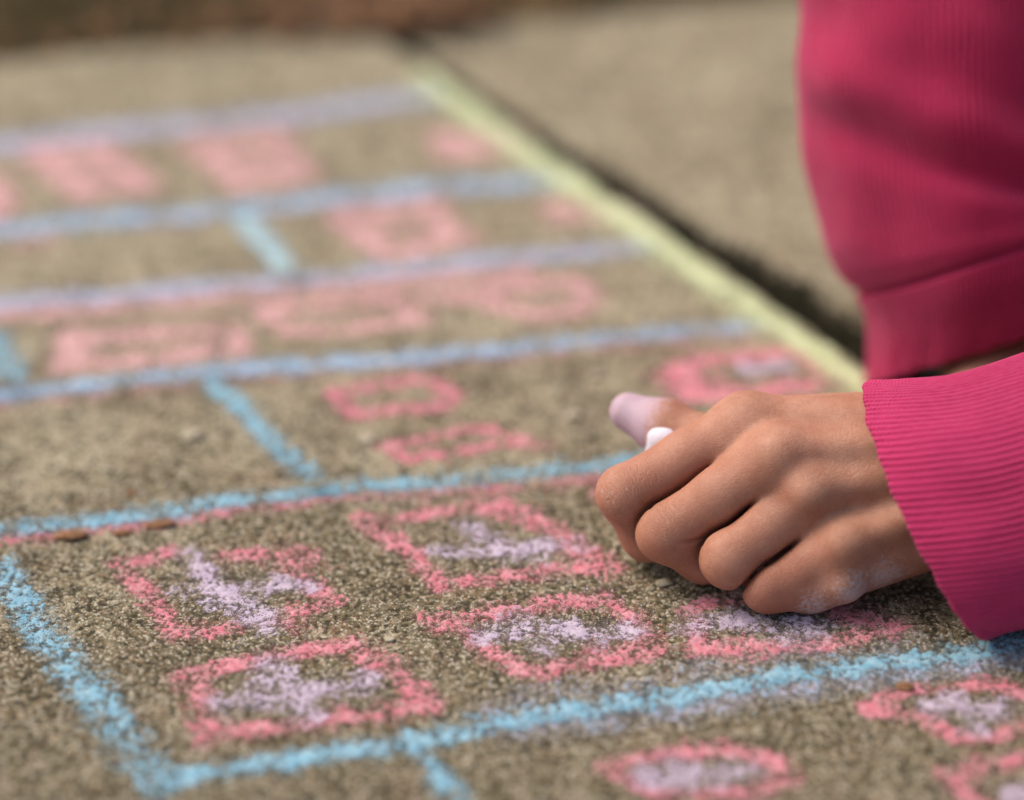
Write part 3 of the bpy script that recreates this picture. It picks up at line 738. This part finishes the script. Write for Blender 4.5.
# --- sleeves as knitted tubes
def catmull(K, t):
    K = np.asarray(K, float); n = len(K) - 1; x = np.clip(t * n, 0, n - 1e-6); i = np.floor(x).astype(int); f = (x - i)[:, None]
    g_ = lambda j: K[np.clip(j, 0, n)]
    a, b, c_, d = g_(i - 1), g_(i), g_(i + 1), g_(i + 2)
    return .5 * ((2 * b) + (-a + c_) * f + (2 * a - 5 * b + 4 * c_ - d) * f ** 2 + (-a + 3 * b - 3 * c_ + d) * f ** 3)
def tube(name, rings, mat, nribs, amp, rows, per=6, inner=.025, fold=None, parent=None, sharp=.8, ts=None):
    """rings: (centre, u, v) triples; a knitted tube with an open rolled hem at ring 0"""
    R = np.array([np.concatenate(r) for r in rings]); tt = np.linspace(0, 1, rows) if ts is None else ts
    C = catmull(R, tt); c_, u, v = C[:, 0:3], C[:, 3:6], C[:, 6:9]
    L = np.concatenate([[0], np.cumsum(np.linalg.norm(np.diff(c_, axis=0), axis=1))])
    nth = nribs * per; th = np.arange(nth) / nth * 2 * math.pi
    cs, sn = np.cos(th)[None, :, None], np.sin(th)[None, :, None]
    pos = c_[:, None] + u[:, None] * cs + v[:, None] * sn
    nr = u[:, None] * cs / (np.linalg.norm(u, axis=1)[:, None, None] ** 2) + v[:, None] * sn / (np.linalg.norm(v, axis=1)[:, None, None] ** 2)
    nr /= np.linalg.norm(nr, axis=2, keepdims=True)
    ribv = np.abs(np.cos(th * nribs / 2)) ** sharp            # 1 on the rib, 0 in the groove
    tg, lg = np.meshgrid(th, L)
    a_loc = amp * (.8 + .35 * gnoise(tg * 6, lg / .012, 61))
    ribv = ribv[None] if False else np.abs(np.cos(tg * nribs / 2 + .55 * gnoise(tg * 4, lg / .02, 63))) ** sharp
    disp = a_loc * (ribv - 1) + .00010 * gnoise(tg * nribs / 3, lg / .0016, 62)
    if fold is not None: disp = disp + fold(tg, lg, tt[:, None])
    # hem: roll inwards over the first millimetre and a half
    roll = .0009 * (1 - np.sqrt(np.clip(1 - (1 - np.clip(lg / .0011, 0, 1)) ** 2, 0, 1)))
    pos = pos + nr * (disp - roll)[..., None]
    ax0 = c_[1] - c_[0]; ax0 /= np.linalg.norm(ax0)
    pos = pos - ax0[None, None] * ((.0004 * ribv + .0009 * gnoise(tg * 5, tg * 0, 64)) * np.clip(1 - lg / .012, 0, 1))[..., None]
    rin = [(0.0002, .0017), (.0012, .0021), (inner * .4, .0021), (inner, .0021)]
    inn = np.stack([pos[min(np.searchsorted(L, d), len(L) - 1)] - nr[min(np.searchsorted(L, d), len(L) - 1)] * (off - .0009 * (d < .0005)) for d, off in rin[::-1]])
    allp = np.concatenate([inn, pos]); Lall = np.concatenate([[-inner, -inner * .4, -.0012, -.0005], L])
    n = len(allp); i = np.arange(n - 1)[:, None] * nth; j = np.arange(nth)[None]; j2 = (j + 1) % nth
    Fq = np.stack([i + j, i + nth + j, i + nth + j2, i + j2], -1).reshape(-1, 4)
    uvv = np.stack([np.broadcast_to(th * nribs / (2 * math.pi) + .5, (n, nth)), np.broadcast_to(Lall[:, None], (n, nth))], -1).reshape(-1, 2)
    if np.dot(np.cross(u[0], v[0]), ax0) > 0: Fq = Fq[:, ::-1]
    return mesh_np(name, allp.reshape(-1, 3), Fq, M[mat], parent, True, uv=uvv)

def ring(T, B_, v): T, B_ = np.array(T), np.array(B_); return ((T + B_) / 2, (T - B_) / 2, np.array(v))
T0, B0 = P(869, 380, .052), P(984, 641, .0025)
r0 = ring(T0, B0, (-.0115, -.021, .0150))
r1 = ring(P(905, 379, .0545), P(1000, 638, .0030), (-.0070, -.0225, .0165))
r2 = ring(P(955, 373, .0575), P(1030, 630, .0045), (-.002, -.0235, .0175))
r3 = ring(P(1035, 350, .0640), P(1085, 615, .0080), (0, -.0245, .019))
r4 = ring(P(1130, 322, .0750), P(1150, 600, .0150), (0, -.026, .021))
r5 = ring(P(1260, 290, .0900), P(1250, 590, .025), (0, -.028, .023))
E0 = ELN
r6 = (E0 + np.array([-.03, 0, -.005]), np.array([-.01, .02, .044]), np.array([0, -.046, .02]))
rings = [r0, r1, r2, r3, r4, r5]
def fold_near(th, l, t):
    return (.0011 * gnoise(th * 1.3, l / .035, 71) + .0005 * gnoise(th * 3.5, l / .02, 72)) * np.clip(l / .01, .25, 1)
tn = np.concatenate([np.linspace(0, .02, 8)[:-1], np.linspace(.02, 1, 190)])
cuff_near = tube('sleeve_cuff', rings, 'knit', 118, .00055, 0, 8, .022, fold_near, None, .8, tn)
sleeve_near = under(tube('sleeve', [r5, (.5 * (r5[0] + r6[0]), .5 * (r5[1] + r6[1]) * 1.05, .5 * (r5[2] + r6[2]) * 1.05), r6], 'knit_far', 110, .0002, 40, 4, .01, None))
sleeve_near['label'] = 'pink sleeve leading to the fist'
cuff_near.parent = sleeve_near; cuff_near.location = (0, 0, 0)
cuff_near.location = Vector((.55, .75, 0)) + Vector((-.55, -.75, 0))
cuff_near['label'] = 'bright pink fine ribbed cuff around the fist'

def fr(L, R, y, dv, tilt=0):
    a, b = PY(*L, y), PY(*R, y); return ((a + b) / 2, (b - a) / 2, np.array([-.002, -dv, .56 * dv]))
far_rings = [fr((862, 386), (1075, 320), .765, .025, .006), fr((867, 360), (1085, 306), .768, .028, .004), fr((866, 322), (1092, 265), .772, .032), fr((853, 294), (1098, 232), .777, .034),
             fr((829, 255), (1102, 205), .784, .037), fr((812, 205), (1106, 165), .792, .040), fr((801, 130), (1108, 110), .802, .043), fr((797, 60), (1108, 50), .812, .045),
             fr((794, -20), (1108, -20), .824, .045), fr((790, -120), (1106, -120), .838, .045)]
far_rings.append((FELB, np.array([.048, 0, -.01]), np.array([0, -.048, 0])))
def fold_far(th, l, t):
    # seam where the cuff is sewn on, drag folds above it; th = -90..90 deg faces away, sin>0 towards the camera
    q = t * 10
    d = -.0022 * np.exp(-((q - 3.0 - .15 * np.sin(th * 2)) / .10) ** 2)
    d += .0006 * np.exp(-((q - 3.45) / .3) ** 2)
    f1 = np.sin(q * 2.4 + 2.1 * np.cos(th) + 1.3); d += .0013 * f1 * np.clip((q - 3.3) / 1.0, 0, 1) * (0.6 + .4 * np.cos(th * 2))
    d += .0028 * np.exp(-((q - 5.9 + 1.1 * np.cos(th - .2)) / .42) ** 2) * np.clip(np.sin(th) * 1.3 + .2, 0, 1) - .0034 * np.exp(-((q - 5.2 + 1.0 * np.cos(th - .2)) / .35) ** 2) * np.clip(np.sin(th) * 1.3 + .2, 0, 1)
    d += .0025 * gnoise(th * 1.5, l / .03, 81)
    return d
tf = np.concatenate([np.linspace(0, .02, 7)[:-1], np.linspace(.02, 1, 200)])
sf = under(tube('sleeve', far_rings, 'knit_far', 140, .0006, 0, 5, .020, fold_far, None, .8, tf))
sf['label'] = 'blurred loose pink sleeve of the propping arm'

def sweater_sdf(p):
    d = chain(p, [CH + [.02, 0, 0], (CH + PEL) / 2, PEL + [-.04, 0, .01]], [.104, .100, .106], .03)
    d = smin(d, rcone(p, SHN, SHF, .056, .056), .04)
    d = smin(d, chain(p, [SHN, ELN], [.055, .050], .02), .03); d = smin(d, chain(p, [SHF, FELB], [.055, .049], .02), .03)
    d = smin(d, rcone(p, [.40, .75, .39], [.372, .75, .435], .050, .040), .02)
    d = d + .0035 * np.sin(p[:, 0] * 55 + 9 * p[:, 2]) * np.sin(p[:, 2] * 48 + p[:, 1] * 20)
    return d
SV, SF = surface(sweater_sdf, (.04, .54, -.0), (.84, .97, .50), .005)
SV2 = SV
o = under(mesh_np('sweater', SV, SF, M['knit_far'], uv=np.stack([SV[:, 1] / .0015, SV[:, 2]], -1)))
def trousers_sdf(p):
    d = rcone(p, PEL + [-.05, 0, .0], PEL + [.01, 0, -.01], .096, .100)
    for s in (-1, 1):
        hip = PEL + [0, s * .05, -.03]; kn = np.array([.47, .75 + s * .085, .060]); an = np.array([.725, .75 + s * .075, .050])
        d = smin(d, chain(p, [hip, kn, an], [.080, .058, .045], .02), .02)
    return d
TV, TF = surface(trousers_sdf, (.38, .56, -.02), (.86, .94, .34), .006)
under(mesh_np('trousers', TV, TF, M['cloth']))
def hair_sdf(p):
    d = ell(p, HC + [.020, 0, .030], (.090, .074, .082))
    d = smax(d, -(ell(p, HC + [-.075, 0, -.035], (.062, .060, .085))), .01)
    return smin(d, rcone(p, HC + [.09, 0, .03], HC + [.15, 0, -.06], .026, .012), .02)
XV, XF = surface(hair_sdf, HC - .14, HC + .20, .004)
under(mesh_np('hair', XV, XF, M['hair']))
for s in (-1, 1):
    def shoe_sdf(p):
        a = np.array([.745, .75 + s * .075, .042]); return smin(rcone(p, a, a + [.085, 0, -.012], .042, .030), rcone(p, a, a + [-.01, 0, .03], .040, .038), .01)
    a_, b_ = surface(shoe_sdf, (.66, .75 + s * .075 - .07, -.02), (.88, .75 + s * .075 + .07, .13), .005)
    under(mesh_np('shoe', a_, b_, M['shoe']))
    def eye_sdf(p): return np.linalg.norm(p - (HC + [-.066, s * .027, .006]).astype(np.float32), axis=1) - .011
    a_, b_ = surface(eye_sdf, HC + [-.085, s * .027 - .02, -.014], HC + [-.045, s * .027 + .02, .026], .002)
    under(mesh_np('eye', a_, b_, M['white']))

# --- the stick of chalk between thumb and index finger
CT, CB = P(667, 422, .0360), P(664, 520, .0030)
def stick_sdf(p):
    ax_ = (CB - CT); L = np.linalg.norm(ax_); ax_ = ax_ / L; t = (p - CT) @ ax_; r = np.linalg.norm((p - CT) - t[:, None] * ax_, axis=1)
    d = np.stack([r - .0060, np.abs(t - L / 2) - L / 2], 1)
    q = np.maximum(d + .0042, 0); return np.linalg.norm(q, axis=1) + np.minimum(np.maximum(d[:, 0] + .0042, d[:, 1] + .0042), 0) - .0042
a_, b_ = surface(stick_sdf, np.minimum(CT, CB) - .012, np.maximum(CT, CB) + .012, .0006)
ck = mesh_np('chalk_stick', a_, b_, M['stick'], origin=CB)
tag(ck, 'stub of white chalk pinched between thumb and index finger', 'chalk stick')
